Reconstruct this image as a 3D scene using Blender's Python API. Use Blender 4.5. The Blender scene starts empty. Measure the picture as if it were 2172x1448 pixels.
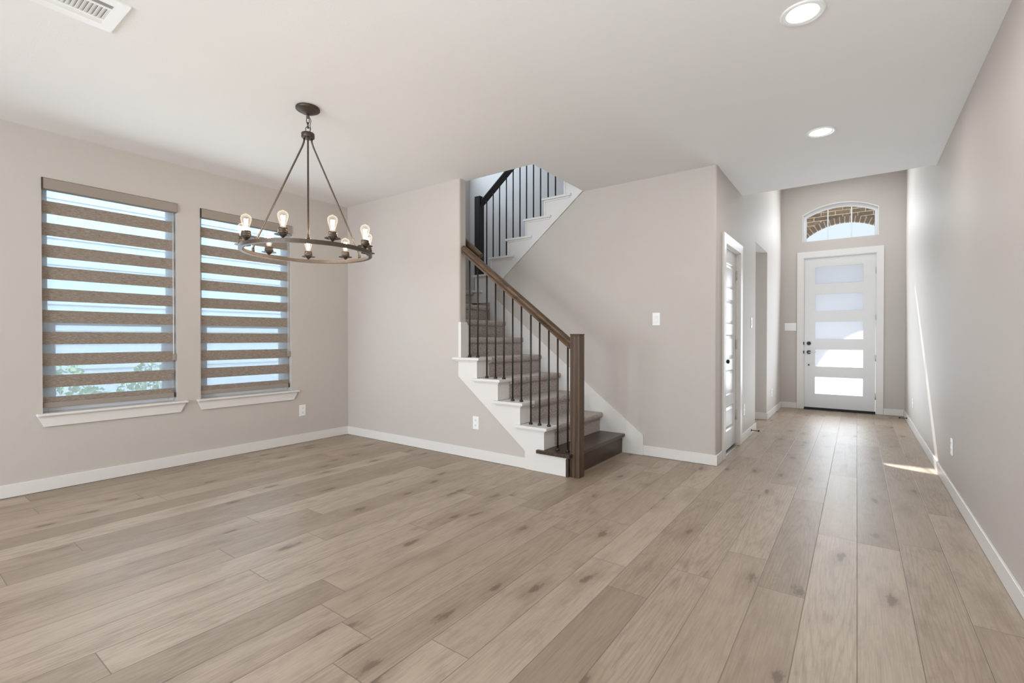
import bpy, bmesh, math, random
from mathutils import Vector, Matrix
random.seed(7)
S = bpy.context.scene
COL = S.collection
PI = math.pi

# ------------------------------------------------------------------ camera
f_px, YAW, PITCH, ROLL, CAM_H = 1009.204, .6275, .0079, .0003, 1.1677
fw = Vector((-math.sin(YAW)*math.cos(PITCH), math.cos(YAW)*math.cos(PITCH), -math.sin(PITCH)))
rt = Vector((math.cos(YAW), math.sin(YAW), 0))
up = rt.cross(fw)
rt2 = rt*math.cos(ROLL)+up*math.sin(ROLL)
up2 = up*math.cos(ROLL)-rt*math.sin(ROLL)
cd = bpy.data.cameras.new('camera')
cam = bpy.data.objects.new('camera', cd)
COL.objects.link(cam)
cd.sensor_width = 36
cd.lens = 36*f_px/2172
cd.clip_start = .02
M = Matrix((rt2, up2, -fw)).transposed().to_4x4()
M.translation = Vector((0, 0, CAM_H))
cam.matrix_world = M
S.camera = cam

# ------------------------------------------------------------------ colour management, world, sun
vs = S.view_settings
vs.view_transform = 'Standard'
vs.look = 'None'
vs.exposure = 0.0
vs.gamma = 1
vs.use_curve_mapping = False
try:
    S.cycles.use_denoising = True
    S.cycles.max_bounces = 10
    S.cycles.diffuse_bounces = 5
    S.cycles.glossy_bounces = 4
    S.cycles.transmission_bounces = 6
    S.cycles.transparent_max_bounces = 12
    S.cycles.sample_clamp_indirect = 6
    S.cycles.caustics_reflective = False
    S.cycles.caustics_refractive = False
except Exception:
    pass
W = bpy.data.worlds.new('sky')
S.world = W
W.use_nodes = True
bg = W.node_tree.nodes['Background']
bg.inputs[0].default_value = (.76, .88, 1.0, 1)
bg.inputs[1].default_value = 1.1


def light(name, kind, loc, power, color, direction=None, size=None, size_y=None, shape=None, radius=None, spread=None):
    d = bpy.data.lights.new(name, kind)
    d.energy = power
    d.color = color
    o = bpy.data.objects.new(name, d)
    COL.objects.link(o)
    o.location = loc
    if direction is not None:
        o.rotation_euler = Vector(direction).to_track_quat('-Z', 'Y').to_euler()
    if kind == 'AREA':
        d.shape = shape or 'RECTANGLE'
        d.size = size
        if size_y:
            d.size_y = size_y
        if spread:
            d.spread = spread
    if radius is not None:
        d.shadow_soft_size = radius
    return o




def glow(o):
    """upright filament: brightest sideways, weak straight up and down"""
    d = o.data
    d.use_nodes = True
    t = d.node_tree
    em = t.nodes['Emission']
    tc = t.nodes.new('ShaderNodeTexCoord')
    sx = t.nodes.new('ShaderNodeSeparateXYZ')
    t.links.new(tc.outputs['Normal'], sx.inputs[0])
    prev = sx.outputs[2]
    for op, b in (('MULTIPLY', prev), ('SUBTRACT', None), ('MAXIMUM', .02), ('POWER', 1.6)):
        m = t.nodes.new('ShaderNodeMath')
        m.operation = op
        if op == 'SUBTRACT':
            m.inputs[0].default_value = 1.0
            t.links.new(prev, m.inputs[1])
        else:
            t.links.new(prev, m.inputs[0])
            if hasattr(b, 'is_output'):
                t.links.new(b, m.inputs[1])
            else:
                m.inputs[1].default_value = b
        prev = m.outputs[0]
    t.links.new(prev, em.inputs[1])
    return o


sun = light('sun', 'SUN', (0, 14, 12), 12.0, (1, .96, .9), (.2424, -1, -.84))
sun.data.angle = .009
DAY = (.83, .92, 1.0)
WARM = (1.0, .88, .76)
NEUT = (1.0, .965, .93)
# added fill lamps inside the unseen rear windows, standing in for daylight
light('rear_fill', 'AREA', (-3.5, -4.45, 1.3), 110, DAY, (0.0, 1, .12), 1.9, 2.0)
light('rear_fill', 'AREA', (-1.2, -4.45, 1.3), 190, DAY, (0.22, 1, .38), 1.9, 2.0)
# daylight spreading in through the two blind-covered windows
light('window_daylight', 'AREA', (-4.85, 1.27, 1.5), 8, (.80, .90, 1.0), (1, 0, -.1), .84, 1.6)
light('window_daylight', 'AREA', (-4.85, 2.35, 1.5), 8, (.80, .90, 1.0), (1, 0, -.1), .84, 1.6)
# daylight entering the upstairs window over the stair landing
light('upstairs_daylight', 'AREA', (-4.93, 4.75, 4.4), 52, (.66, .82, 1.0), (1, .05, -.55), 1.1, 1.3)
# daylight through the arched transom and the glazed front door
light('foyer_daylight', 'AREA', (-.236, 9.10, 2.98), 13, DAY, (0, -1, -.2), .9, .35)
light('foyer_daylight', 'AREA', (-.24, 8.92, 1.3), 25, DAY, (0, -1, .22), .64, 2.0)
# added uplight at floor level, standing in for daylight bounced off the floor
light('rear_floor_fill', 'AREA', (-.05, -.9, .03), 54, (.95, .97, 1.0), (0, 0, 1), 1.1, 4.2)
# added uplight in the foyer, standing in for door glare off the floor
light('foyer_floor_fill', 'AREA', (-.23, 6.9, .03), 16, DAY, (0, 0, 1), .9, 2.6)
# added unseen fill lamps in the tall foyer and the side room
light('foyer_top_fill', 'AREA', (-.23, 8.2, 3.645), 9, (.95, .98, 1.0), (0, 0, -1), .3, shape='DISK')
light('study_fill', 'AREA', (-2.9, 6.85, 1.5), 20, DAY, (1, 0, 0), 1.2, 1.4)
# added lamp brightening the neighbouring siding, mimicking open sky between the houses
light('side_yard_fill', 'AREA', (-6.6, 1.8, 5.2), 820, (.62, .82, 1.0), (-.75, 0, -1), 9.0, 2.2)

# ------------------------------------------------------------------ key dimensions
xl, yb, xs, yb2, xo, yc, xe, yq, xr, yg = -5.0044, 3.5062, -3.184, 3.61, -2.387, 4.5988, -1.0381, 5.777, .577, 9.138
yd = 5.76
H = 2.74
YR = -4.6
RISE, RUN, X1 = .195, .2525, -1.935


def rx(k):
    return X1-RUN*(k-1)


# ------------------------------------------------------------------ material helpers
class NT:
    def __init__(s, name):
        s.m = bpy.data.materials.new(name)
        s.m.use_nodes = True
        s.t = s.m.node_tree
        s.b = s.t.nodes['Principled BSDF']
        s.out = s.t.nodes['Material Output']

    def n(s, typ, **kw):
        x = s.t.nodes.new(typ)
        for k, v in kw.items():
            setattr(x, k, v)
        return x

    def l(s, a, b):
        s.t.links.new(a, b)

    def math(s, op, a, b=None, c=None):
        x = s.n('ShaderNodeMath', operation=op)
        for i, v in enumerate((a, b, c)):
            if v is None:
                continue
            if isinstance(v, (int, float)):
                x.inputs[i].default_value = v
            else:
                s.l(v, x.inputs[i])
        return x.outputs[0]

    def mix(s, fac, a, b, blend='MIX'):
        x = s.n('ShaderNodeMix', data_type='RGBA', blend_type=blend)
        for i, v in ((0, fac), (6, a), (7, b)):
            if isinstance(v, (int, float)):
                x.inputs[i].default_value = v
            elif isinstance(v, tuple):
                x.inputs[i].default_value = (*v, 1) if len(v) == 3 else v
            else:
                s.l(v, x.inputs[i])
        return x.outputs[2]

    def ramp(s, fac, stops):
        x = s.n('ShaderNodeValToRGB')
        e = x.color_ramp.elements
        while len(e) < len(stops):
            e.new(.5)
        for el, (p, c) in zip(e, stops):
            el.position = p
            el.color = (*c, 1)
        s.l(fac, x.inputs[0])
        return x.outputs[0]

    def coord(s, scale=(1, 1, 1), kind='Object'):
        tc = s.n('ShaderNodeTexCoord')
        mp = s.n('ShaderNodeMapping')
        mp.inputs['Scale'].default_value = scale
        s.l(tc.outputs[kind], mp.inputs[0])
        return mp.outputs[0]

    def noise(s, vec, scale, detail=3, rough=.55, dist=0):
        x = s.n('ShaderNodeTexNoise')
        x.inputs['Scale'].default_value = scale
        x.inputs['Detail'].default_value = detail
        x.inputs['Roughness'].default_value = rough
        x.inputs['Distortion'].default_value = dist
        if vec is not None:
            s.l(vec, x.inputs['Vector'])
        return x.outputs[0]

    def bump(s, h, strength=.2, dist=.002):
        x = s.n('ShaderNodeBump')
        x.inputs['Strength'].default_value = strength
        x.inputs['Distance'].default_value = dist
        s.l(h, x.inputs['Height'])
        s.l(x.outputs[0], s.b.inputs['Normal'])

    def set(s, color=None, rough=.5, metal=0, spec=.5):
        if color is not None:
            if isinstance(color, tuple):
                s.b.inputs['Base Color'].default_value = (*color, 1)
            else:
                s.l(color, s.b.inputs['Base Color'])
        if isinstance(rough, (int, float)):
            s.b.inputs['Roughness'].default_value = rough
        else:
            s.l(rough, s.b.inputs['Roughness'])
        s.b.inputs['Metallic'].default_value = metal
        s.b.inputs['Specular IOR Level'].default_value = spec
        return s.m


def paint(name, color, rough=.6, tex=0.0, scale=140, spec=.3):
    k = NT(name)
    v = k.coord()
    mott = k.noise(v, 2.2, 3)
    c = k.mix(mott, tuple(x*.985 for x in color), tuple(min(1, x*1.015) for x in color))
    k.set(c, rough, 0, spec)
    if tex:
        k.bump(k.noise(v, scale, 4, .6), tex, .002)
    return k.m


def wood(name, dark, lite, axis='z', rough=.38, scale=1.0):
    k = NT(name)
    st = {'x': (1.2, 14, 14), 'y': (14, 1.2, 14), 'z': (14, 14, 1.2)}[axis]
    v = k.coord(tuple(a*scale for a in st))
    g = k.noise(v, 1.4, 5, .6, 1.6)
    wv = k.n('ShaderNodeTexWave', wave_type='BANDS', bands_direction={'x': 'Y', 'y': 'X', 'z': 'X'}[axis])
    wv.inputs['Scale'].default_value = .55
    wv.inputs['Distortion'].default_value = 7
    wv.inputs['Detail'].default_value = 3
    wv.inputs['Detail Scale'].default_value = 1.2
    k.l(v, wv.inputs['Vector'])
    fine = k.noise(k.coord(tuple(a*5*scale for a in st)), 2.0, 3, .7)
    f = k.math('ADD', k.math('MULTIPLY', g, .5), k.math('ADD', k.math('MULTIPLY', wv.outputs[0], .3), k.math('MULTIPLY', fine, .25)))
    c = k.ramp(f, [(.25, dark), (.5, tuple((a+b)/2 for a, b in zip(dark, lite))), (.8, lite)])
    k.set(c, rough, 0, .4)
    k.bump(f, .12, .001)
    return k.m


def metal(name, color, rough, metallic=.8, spec=.5):
    k = NT(name)
    v = k.coord()
    nz = k.noise(v, 60, 3)
    k.set(k.mix(nz, tuple(x*.8 for x in color), tuple(x*1.2 for x in color)), rough, metallic, spec)
    return k.m


def floor_mat():
    k = NT('oak_plank_floor')
    tc = k.n('ShaderNodeTexCoord')
    sp = k.n('ShaderNodeSeparateXYZ')
    k.l(tc.outputs['Object'], sp.inputs[0])
    X, Y = sp.outputs[0], sp.outputs[1]
    w, L = .1905, 1.52
    px = k.math('DIVIDE', k.math('SUBTRACT', X, .006), w)
    row = k.math('FLOOR', px)
    fx = k.math('SUBTRACT', px, row)
    wn = k.n('ShaderNodeTexWhiteNoise', noise_dimensions='1D')
    k.l(row, wn.inputs['W'])
    py = k.math('DIVIDE', k.math('ADD', Y, k.math('MULTIPLY', wn.outputs['Value'], 7.3)), L)
    colm = k.math('FLOOR', py)
    fy = k.math('SUBTRACT', py, colm)
    cv = k.n('ShaderNodeCombineXYZ')
    k.l(row, cv.inputs[0])
    k.l(colm, cv.inputs[1])
    wn2 = k.n('ShaderNodeTexWhiteNoise', noise_dimensions='2D')
    k.l(cv.outputs[0], wn2.inputs['Vector'])
    rnd = wn2.outputs['Value']
    sc = k.n('ShaderNodeSeparateColor')
    k.l(wn2.outputs['Color'], sc.inputs[0])
    rnd2 = sc.outputs[1]
    # grain coordinates, shifted for each plank
    gx = k.math('ADD', X, k.math('MULTIPLY', rnd, 31.0))
    gy = k.math('ADD', Y, k.math('MULTIPLY', rnd2, 17.0))

    def vec(ax, ay):
        c = k.n('ShaderNodeCombineXYZ')
        k.l(k.math('MULTIPLY', gx, ax), c.inputs[0])
        k.l(k.math('MULTIPLY', gy, ay), c.inputs[1])
        return c.outputs[0]
    streak = k.noise(vec(30, 2.2), 1.0, 6, .65, 1.6)
    fine = k.noise(vec(190, 5.5), 1.0, 3, .65)
    cloud = k.noise(vec(7, 1.3), 1.0, 4, .55)
    # cathedral rings, centred inside each plank
    lu = k.math('ADD', k.math('MULTIPLY', k.math('SUBTRACT', fx, .5), w), k.math('MULTIPLY', k.math('SUBTRACT', rnd2, .5), .10))
    lv = k.math('MULTIPLY', k.math('SUBTRACT', fy, rnd), L)
    lc = k.n('ShaderNodeCombineXYZ')
    k.l(k.math('MULTIPLY', lu, 24.0), lc.inputs[0])
    k.l(k.math('MULTIPLY', lv, 1.7), lc.inputs[1])
    k.l(k.math('MULTIPLY', rnd, 9.0), lc.inputs[2])
    wv = k.n('ShaderNodeTexWave', wave_type='RINGS', rings_direction='Z')
    wv.inputs['Scale'].default_value = .85
    wv.inputs['Distortion'].default_value = 5.0
    wv.inputs['Detail'].default_value = 3.0
    wv.inputs['Detail Scale'].default_value = 1.6
    wv.inputs['Detail Roughness'].default_value = .6
    k.l(lc.outputs[0], wv.inputs['Vector'])
    mott = k.noise(vec(13, 4.5), 1.0, 6, .68, .4)
    # knots
    vo = k.n('ShaderNodeTexVoronoi', voronoi_dimensions='2D')
    vo.inputs['Scale'].default_value = 1.0
    k.l(vec(4.6, 1.7), vo.inputs['Vector'])
    dwarp = k.math('ADD', vo.outputs['Distance'], k.math('MULTIPLY', k.math('SUBTRACT', k.noise(vec(30, 9), 1, 4, .7), .5), .42))
    kn = k.n('ShaderNodeMapRange')
    kn.interpolation_type = 'SMOOTHSTEP'
    k.l(dwarp, kn.inputs[0])
    kn.inputs[1].default_value = .03
    kn.inputs[2].default_value = .12
    kn.inputs[3].default_value = 1
    kn.inputs[4].default_value = 0
    sc2 = k.n('ShaderNodeSeparateColor')
    k.l(vo.outputs['Color'], sc2.inputs[0])
    knot = k.math('MULTIPLY', kn.outputs[0], k.math('GREATER_THAN', sc2.outputs[0], .60))
    base = k.ramp(rnd, [(0, (.315, .245, .182)), (.35, (.375, .297, .225)), (.7, (.415, .333, .258)), (1, (.465, .38, .30))])
    c = k.mix(k.math('MULTIPLY', k.math('SUBTRACT', cloud, .35), .75), base, (.27, .205, .148))
    st = k.ramp(streak, [(.28, (.76, .74, .72)), (.50, (1, 1, 1)), (.75, (1.08, 1.08, 1.07))])
    c = k.mix(.75, c, st, 'MULTIPLY')
    fn = k.ramp(fine, [(.3, (.80, .79, .78)), (.6, (1.04, 1.04, 1.04))])
    c = k.mix(.7, c, fn, 'MULTIPLY')
    rg = k.ramp(wv.outputs[0], [(.0, (.74, .72, .70)), (.30, (1, 1, 1)), (1, (1.06, 1.06, 1.06))])
    c = k.mix(k.math('MULTIPLY', k.math('GREATER_THAN', rnd2, .3), .38), c, rg, 'MULTIPLY')
    mt = k.ramp(mott, [(.30, (.66, .63, .60)), (.50, (1, 1, 1)), (.72, (1.06, 1.06, 1.06))])
    c = k.mix(k.math('ADD', .25, k.math('MULTIPLY', sc.outputs[2], .45)), c, mt, 'MULTIPLY')
    halo = k.n('ShaderNodeMapRange')
    halo.interpolation_type = 'SMOOTHSTEP'
    k.l(dwarp, halo.inputs[0])
    halo.inputs[1].default_value = .0
    halo.inputs[2].default_value = .42
    halo.inputs[3].default_value = 1
    halo.inputs[4].default_value = 0
    hal = k.math('MULTIPLY', halo.outputs[0], k.math('GREATER_THAN', sc2.outputs[0], .52))
    c = k.mix(k.math('MULTIPLY', hal, .45), c, (.23, .165, .115))
    c = k.mix(k.math('MULTIPLY', knot, .62), c, (.10, .066, .044))
    # bevel gaps
    ex = k.math('MULTIPLY', k.math('MINIMUM', fx, k.math('SUBTRACT', 1.0, fx)), w)
    ey = k.math('MULTIPLY', k.math('MINIMUM', fy, k.math('SUBTRACT', 1.0, fy)), L)
    e = k.math('MINIMUM', ex, ey)
    gap = k.n('ShaderNodeMapRange')
    k.l(e, gap.inputs[0])
    gap.inputs[1].default_value = .0006
    gap.inputs[2].default_value = .0024
    gap.inputs[3].default_value = 1
    gap.inputs[4].default_value = 0
    c = k.mix(k.math('MULTIPLY', gap.outputs[0], .62), c, (.09, .068, .05))
    rough = k.math('ADD', .36, k.math('MULTIPLY', streak, .16))
    k.set(c, rough, 0, .36)
    hgt = k.math('SUBTRACT', k.math('ADD', k.math('MULTIPLY', fine, .25), k.math('MULTIPLY', streak, .25)), k.math('MULTIPLY', gap.outputs[0], 2.2))
    k.bump(hgt, .35, .0012)
    return k.m


def carpet_mat():
    k = NT('taupe_frieze_carpet')
    v = k.coord()
    a = k.noise(v, 120, 2, .6)
    b = k.noise(v, 330, 2, .6)
    f = k.math('ADD', k.math('MULTIPLY', a, .6), k.math('MULTIPLY', b, .4))
    c = k.ramp(f, [(.36, (.15, .118, .102)), (.47, (.36, .305, .275)), (.56, (.52, .465, .43)), (.66, (.68, .625, .59))])
    k.set(c, 1.0, 0, .05)
    k.b.inputs['Sheen Weight'].default_value = .25
    k.b.inputs['Sheen Roughness'].default_value = .5
    k.bump(f, 1.0, .006)
    return k.m


def glass_mat(name, tint=(1, 1, 1), refl=1.0):
    k = NT(name)
    tr = k.n('ShaderNodeBsdfTransparent')
    tr.inputs[0].default_value = (*tint, 1)
    gl = k.n('ShaderNodeBsdfGlossy')
    gl.inputs['Roughness'].default_value = .02
    fr = k.n('ShaderNodeFresnel')
    fr.inputs[0].default_value = 1.45
    mx = k.n('ShaderNodeMixShader')
    k.l(k.math('MULTIPLY', fr.outputs[0], refl), mx.inputs[0])
    k.l(tr.outputs[0], mx.inputs[1])
    k.l(gl.outputs[0], mx.inputs[2])
    k.l(mx.outputs[0], k.out.inputs[0])
    return k.m


def bulb_mat():
    k = NT('lit_bulb_glass')
    tr = k.n('ShaderNodeBsdfTransparent')
    e = k.n('ShaderNodeEmission')
    e.inputs[0].default_value = (1, .86, .66, 1)
    e.inputs[1].default_value = 1.5
    lw = k.n('ShaderNodeLayerWeight')
    lw.inputs[0].default_value = .35
    mx = k.n('ShaderNodeMixShader')
    k.l(k.math('ADD', .07, k.math('MULTIPLY', lw.outputs[1], .55)), mx.inputs[0])
    k.l(tr.outputs[0], mx.inputs[1])
    k.l(e.outputs[0], mx.inputs[2])
    k.l(mx.outputs[0], k.out.inputs[0])
    return k.m


def frosted_mat():
    k = NT('frosted_glass')
    tl = k.n('ShaderNodeBsdfTranslucent')
    tl.inputs[0].default_value = (.90, .925, 1.0, 1)
    gl = k.n('ShaderNodeBsdfGlossy')
    gl.inputs['Roughness'].default_value = .25
    rf = k.n('ShaderNodeBsdfRefraction')
    rf.inputs['Roughness'].default_value = .75
    rf.inputs['IOR'].default_value = 1.05
    m0 = k.n('ShaderNodeMixShader')
    m0.inputs[0].default_value = .35
    k.l(tl.outputs[0], m0.inputs[1])
    k.l(rf.outputs[0], m0.inputs[2])
    mx = k.n('ShaderNodeMixShader')
    mx.inputs[0].default_value = .05
    k.l(m0.outputs[0], mx.inputs[1])
    k.l(gl.outputs[0], mx.inputs[2])
    k.l(mx.outputs[0], k.out.inputs[0])
    return k.m


def sheer_mat():
    k = NT('sheer_mesh_fabric')
    v = k.coord()
    tr = k.n('ShaderNodeBsdfTransparent')
    tr.inputs[0].default_value = (.90, .955, 1, 1)
    tl = k.n('ShaderNodeBsdfTranslucent')
    tl.inputs[0].default_value = (.85, .88, .92, 1)
    df = k.n('ShaderNodeBsdfDiffuse')
    df.inputs[0].default_value = (.62, .65, .69, 1)
    m0 = k.n('ShaderNodeMixShader')
    m0.inputs[0].default_value = .5
    k.l(tl.outputs[0], m0.inputs[1])
    k.l(df.outputs[0], m0.inputs[2])
    m1 = k.n('ShaderNodeMixShader')
    k.l(k.math('ADD', .58, k.math('MULTIPLY', k.noise(v, 500, 1), .12)), m1.inputs[0])
    k.l(m0.outputs[0], m1.inputs[1])
    k.l(tr.outputs[0], m1.inputs[2])
    k.l(m1.outputs[0], k.out.inputs[0])
    return k.m


def linen_mat():
    k = NT('linen_weave_fabric')
    v = k.coord((1, 1, 1))
    a = k.noise(k.coord((60, 60, 700)), 1.0, 3, .7)
    b = k.noise(k.coord((25, 25, 320)), 1.0, 2, .6)
    f = k.math('ADD', k.math('MULTIPLY', a, .6), k.math('MULTIPLY', b, .4))
    c = k.ramp(f, [(.36, (.175, .14, .112)), (.5, (.32, .268, .222)), (.66, (.50, .435, .375))])
    k.set(c, .9, 0, .1)
    k.bump(f, .3, .001)
    tl = k.n('ShaderNodeBsdfTranslucent')
    k.l(c, tl.inputs[0])
    mx = k.n('ShaderNodeMixShader')
    mx.inputs[0].default_value = .12
    k.l(k.b.outputs[0], mx.inputs[1])
    k.l(tl.outputs[0], mx.inputs[2])
    k.l(mx.outputs[0], k.out.inputs[0])
    return k.m


def emit(name, color, strength):
    k = NT(name)
    e = k.n('ShaderNodeEmission')
    e.inputs[0].default_value = (*color, 1)
    e.inputs[1].default_value = strength
    k.l(e.outputs[0], k.out.inputs[0])
    return k.m


def brick_mat():
    k = NT('brown_brick_wall')
    tc = k.n('ShaderNodeTexCoord')
    sp = k.n('ShaderNodeSeparateXYZ')
    k.l(tc.outputs['Object'], sp.inputs[0])
    cb = k.n('ShaderNodeCombineXYZ')
    k.l(sp.outputs[0], cb.inputs[0])
    k.l(sp.outputs[2], cb.inputs[1])
    br = k.n('ShaderNodeTexBrick')
    k.l(cb.outputs[0], br.inputs['Vector'])
    br.inputs['Scale'].default_value = 1
    br.inputs['Brick Width'].default_value = .245
    br.inputs['Row Height'].default_value = .083
    br.inputs['Mortar Size'].default_value = .007
    br.inputs['Mortar Smooth'].default_value = .2
    br.inputs['Bias'].default_value = 0
    br.inputs['Color1'].default_value = (.25, .175, .115, 1)
    br.inputs['Color2'].default_value = (.145, .105, .073, 1)
    br.inputs['Mortar'].default_value = (.60, .50, .38, 1)
    nz = k.noise(k.coord(), 22, 4)
    c = k.mix(.6, br.outputs[0], k.ramp(nz, [(.3, (.6, .6, .6)), (.7, (1.35, 1.3, 1.2))]), 'MULTIPLY')
    k.set(c, .9, 0, .1)
    k.bump(k.math('SUBTRACT', k.math('MULTIPLY', nz, .3), br.outputs[1]), .5, .01)
    return k.m


def siding_mat():
    k = NT('pale_lap_siding_paint')
    v = k.coord((1, .4, 14))
    k.set(k.mix(k.noise(v, 2, 3), (.60, .65, .70), (.72, .76, .79)), .7, 0, .2)
    return k.m


MAT = dict(
    wall=paint('greige_wall_paint', (.55, .507, .470), .62, .22, 150),
    ceil=paint('ceiling_paint', (.82, .81, .80), .75, .25, 120),
    trim=paint('white_trim_paint', (.745, .725, .70), .38, 0, spec=.45),
    door=paint('white_door_enamel', (.69, .69, .68), .3, 0, spec=.5),
    plastic=paint('white_plastic', (.86, .86, .85), .35, 0, spec=.5),
    vinyl=paint('white_vinyl_frame', (.84, .87, .90), .4, 0, spec=.4),
    floor=floor_mat(), carpet=carpet_mat(),
    wood=wood('dark_stained_oak', (.020, .011, .007), (.118, .068, .038), 'z'),
    wood_y=wood('dark_stained_oak_tread', (.036, .023, .016), (.078, .052, .036), 'y', .3),
    wood_x=wood('dark_stained_oak_rail', (.034, .019, .011), (.125, .072, .038), 'x', .32),
    black_wood=wood('black_stained_oak', (.010, .009, .009), (.03, .028, .027), 'z', .45),
    iron=metal('bronze_black_iron', (.035, .028, .024), .45, .5),
    bronze=metal('oiled_bronze', (.11, .085, .066), .42, .75),
    bronze_dark=metal('oiled_bronze_dark', (.085, .066, .052), .45, .7),
    black=metal('matte_black_metal', (.015, .015, .018), .35, .6),
    nickel=metal('satin_nickel', (.62, .60, .57), .35, .7),
    valance=paint('taupe_valance_cloth', (.33, .285, .245), .85, .15, 400, .1),
    linen=linen_mat(), sheer=sheer_mat(),
    glass=glass_mat('clear_glass'), bulb_glass=bulb_mat(),
    frosted=frosted_mat(),
    filament=emit('glowing_filament', (1, .80, .50), 60),
    led=emit('led_diffuser', (1, .95, .88), 9),
    brick=brick_mat(), siding=siding_mat(),
    mortar=paint('buff_mortar', (.48, .42, .34), .9, .3, 60),
    cord=metal('brown_cord', (.05, .04, .032), .6, 0),
)


def leafm():
    k = NT('shrub_leaf')
    oi = k.noise(k.coord(), 9, 2)
    k.set(k.mix(oi, (.10, .20, .06), (.42, .55, .30)), .5, 0, .4)
    return k.m


MAT['leaf'] = leafm()
MAT['concrete'] = paint('pale_concrete', (.62, .60, .57), .9, .2, 40)
MAT['fence'] = wood('weathered_cedar', (.22, .17, .12), (.45, .37, .28), 'z', .8)
MAT['voussoir'] = paint('dark_brick', (.17, .125, .09), .9, .5, 40, .1)


# ------------------------------------------------------------------ mesh helpers
class MB:
    def __init__(s):
        s.bm = bmesh.new()

    def face(s, pts):
        vs = [s.bm.verts.new(p) for p in pts]
        return s.bm.faces.new(vs)

    def box(s, x0, x1, y0, y1, z0, z1, bevel=0, seg=2):
        r = bmesh.ops.create_cube(s.bm, size=1)
        vs = r['verts']
        for v in vs:
            v.co = Vector(((x0+x1)/2+v.co.x*(x1-x0), (y0+y1)/2+v.co.y*(y1-y0), (z0+z1)/2+v.co.z*(z1-z0)))
        if bevel:
            es = list({e for v in vs for e in v.link_edges})
            bmesh.ops.bevel(s.bm, geom=es, offset=bevel, segments=seg, affect='EDGES', profile=.5)
        return s

    def prism(s, poly, a, b, plane='xz', bevel=0):
        """polygon in a plane extruded along the third axis from a to b"""
        def P(u, v, w):
            return {'xz': (u, w, v), 'yz': (w, u, v), 'xy': (u, v, w)}[plane]
        A = [s.bm.verts.new(P(u, v, a)) for u, v in poly]
        B = [s.bm.verts.new(P(u, v, b)) for u, v in poly]
        n = len(poly)
        fs = [s.bm.faces.new(A), s.bm.faces.new(B[::-1])]
        for i in range(n):
            fs.append(s.bm.faces.new((A[i], B[i], B[(i+1) % n], A[(i+1) % n])))
        bmesh.ops.recalc_face_normals(s.bm, faces=fs)
        if bevel:
            es = list({e for f in fs for e in f.edges})
            bmesh.ops.bevel(s.bm, geom=es, offset=bevel, segments=2, affect='EDGES', profile=.5)
        return s

    def tube(s, pts, r, seg=10, closed=False, caps=True):
        pts = [Vector(p) for p in pts]
        n = len(pts)
        rs = r if isinstance(r, (list, tuple)) else [r]*n
        rings = []
        ref = None
        for i, p in enumerate(pts):
            if closed:
                t = (pts[(i+1) % n]-pts[i-1]).normalized()
            else:
                t = (pts[min(i+1, n-1)]-pts[max(i-1, 0)]).normalized()
            if ref is None:
                ref = Vector((0, 0, 1)) if abs(t.z) < .9 else Vector((1, 0, 0))
            a = (ref-t*ref.dot(t)).normalized()
            b = t.cross(a)
            ref = a
            rings.append([s.bm.verts.new(p+(a*math.cos(2*PI*j/seg)+b*math.sin(2*PI*j/seg))*rs[i]) for j in range(seg)])
        for i in range(n if closed else n-1):
            A, B = rings[i], rings[(i+1) % n]
            for j in range(seg):
                f = s.bm.faces.new((A[j], A[(j+1) % seg], B[(j+1) % seg], B[j]))
                f.smooth = True
        if not closed and caps:
            s.bm.faces.new(rings[0][::-1])
            s.bm.faces.new(rings[-1])
        return s

    def lathe(s, prof, cx, cy, seg=24, z0=0, smooth=True, sharp=()):
        """profile of (radius, z) about a vertical axis"""
        rings = []
        for r, z in prof:
            if r < 1e-5:
                rings.append([s.bm.verts.new((cx, cy, z0+z))])
            else:
                rings.append([s.bm.verts.new((cx+r*math.cos(2*PI*j/seg), cy+r*math.sin(2*PI*j/seg), z0+z)) for j in range(seg)])
        fs = []
        for A, B in zip(rings, rings[1:]):
            for j in range(seg):
                k = (j+1) % seg
                if len(A) == 1 and len(B) == 1:
                    continue
                if len(A) == 1:
                    f = s.bm.faces.new((A[0], B[k], B[j]))
                elif len(B) == 1:
                    f = s.bm.faces.new((A[j], A[k], B[0]))
                else:
                    f = s.bm.faces.new((A[j], A[k], B[k], B[j]))
                f.smooth = smooth
                fs.append(f)
        bmesh.ops.recalc_face_normals(s.bm, faces=fs)
        return s

    def sweep(s, prof, path_a, path_b, normal_up):
        """constant profile (u sideways, v up) swept straight from a to b"""
        a, b = Vector(path_a), Vector(path_b)
        t = (b-a).normalized()
        side = Vector(normal_up).cross(t).normalized()
        u = t.cross(side).normalized()
        A = [s.bm.verts.new(a+side*p[0]+u*p[1]) for p in prof]
        B = [s.bm.verts.new(b+side*p[0]+u*p[1]) for p in prof]
        n = len(prof)
        fs = [s.bm.faces.new(A), s.bm.faces.new(B[::-1])]
        for i in range(n):
            fs.append(s.bm.faces.new((A[i], B[i], B[(i+1) % n], A[(i+1) % n])))
        bmesh.ops.recalc_face_normals(s.bm, faces=fs)
        return s

    def cyl(s, p0, p1, r, seg=16):
        return s.tube([p0, p1], r, seg)

    def build(s, name, mat, parent=None, loc=None):
        me = bpy.data.meshes.new(name)
        s.bm.to_mesh(me)
        s.bm.free()
        me.materials.append(mat)
        o = bpy.data.objects.new(name, me)
        COL.objects.link(o)
        if parent is not None:
            o.parent = parent
            o.matrix_parent_inverse = Matrix.Translation(-parent.location)
        return o


def tag(o, label=None, cat=None, group=None, kind=None):
    if label:
        o['label'] = label
    if cat:
        o['category'] = cat
    if group:
        o['group'] = group
    if kind:
        o['kind'] = kind
    return o


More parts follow.
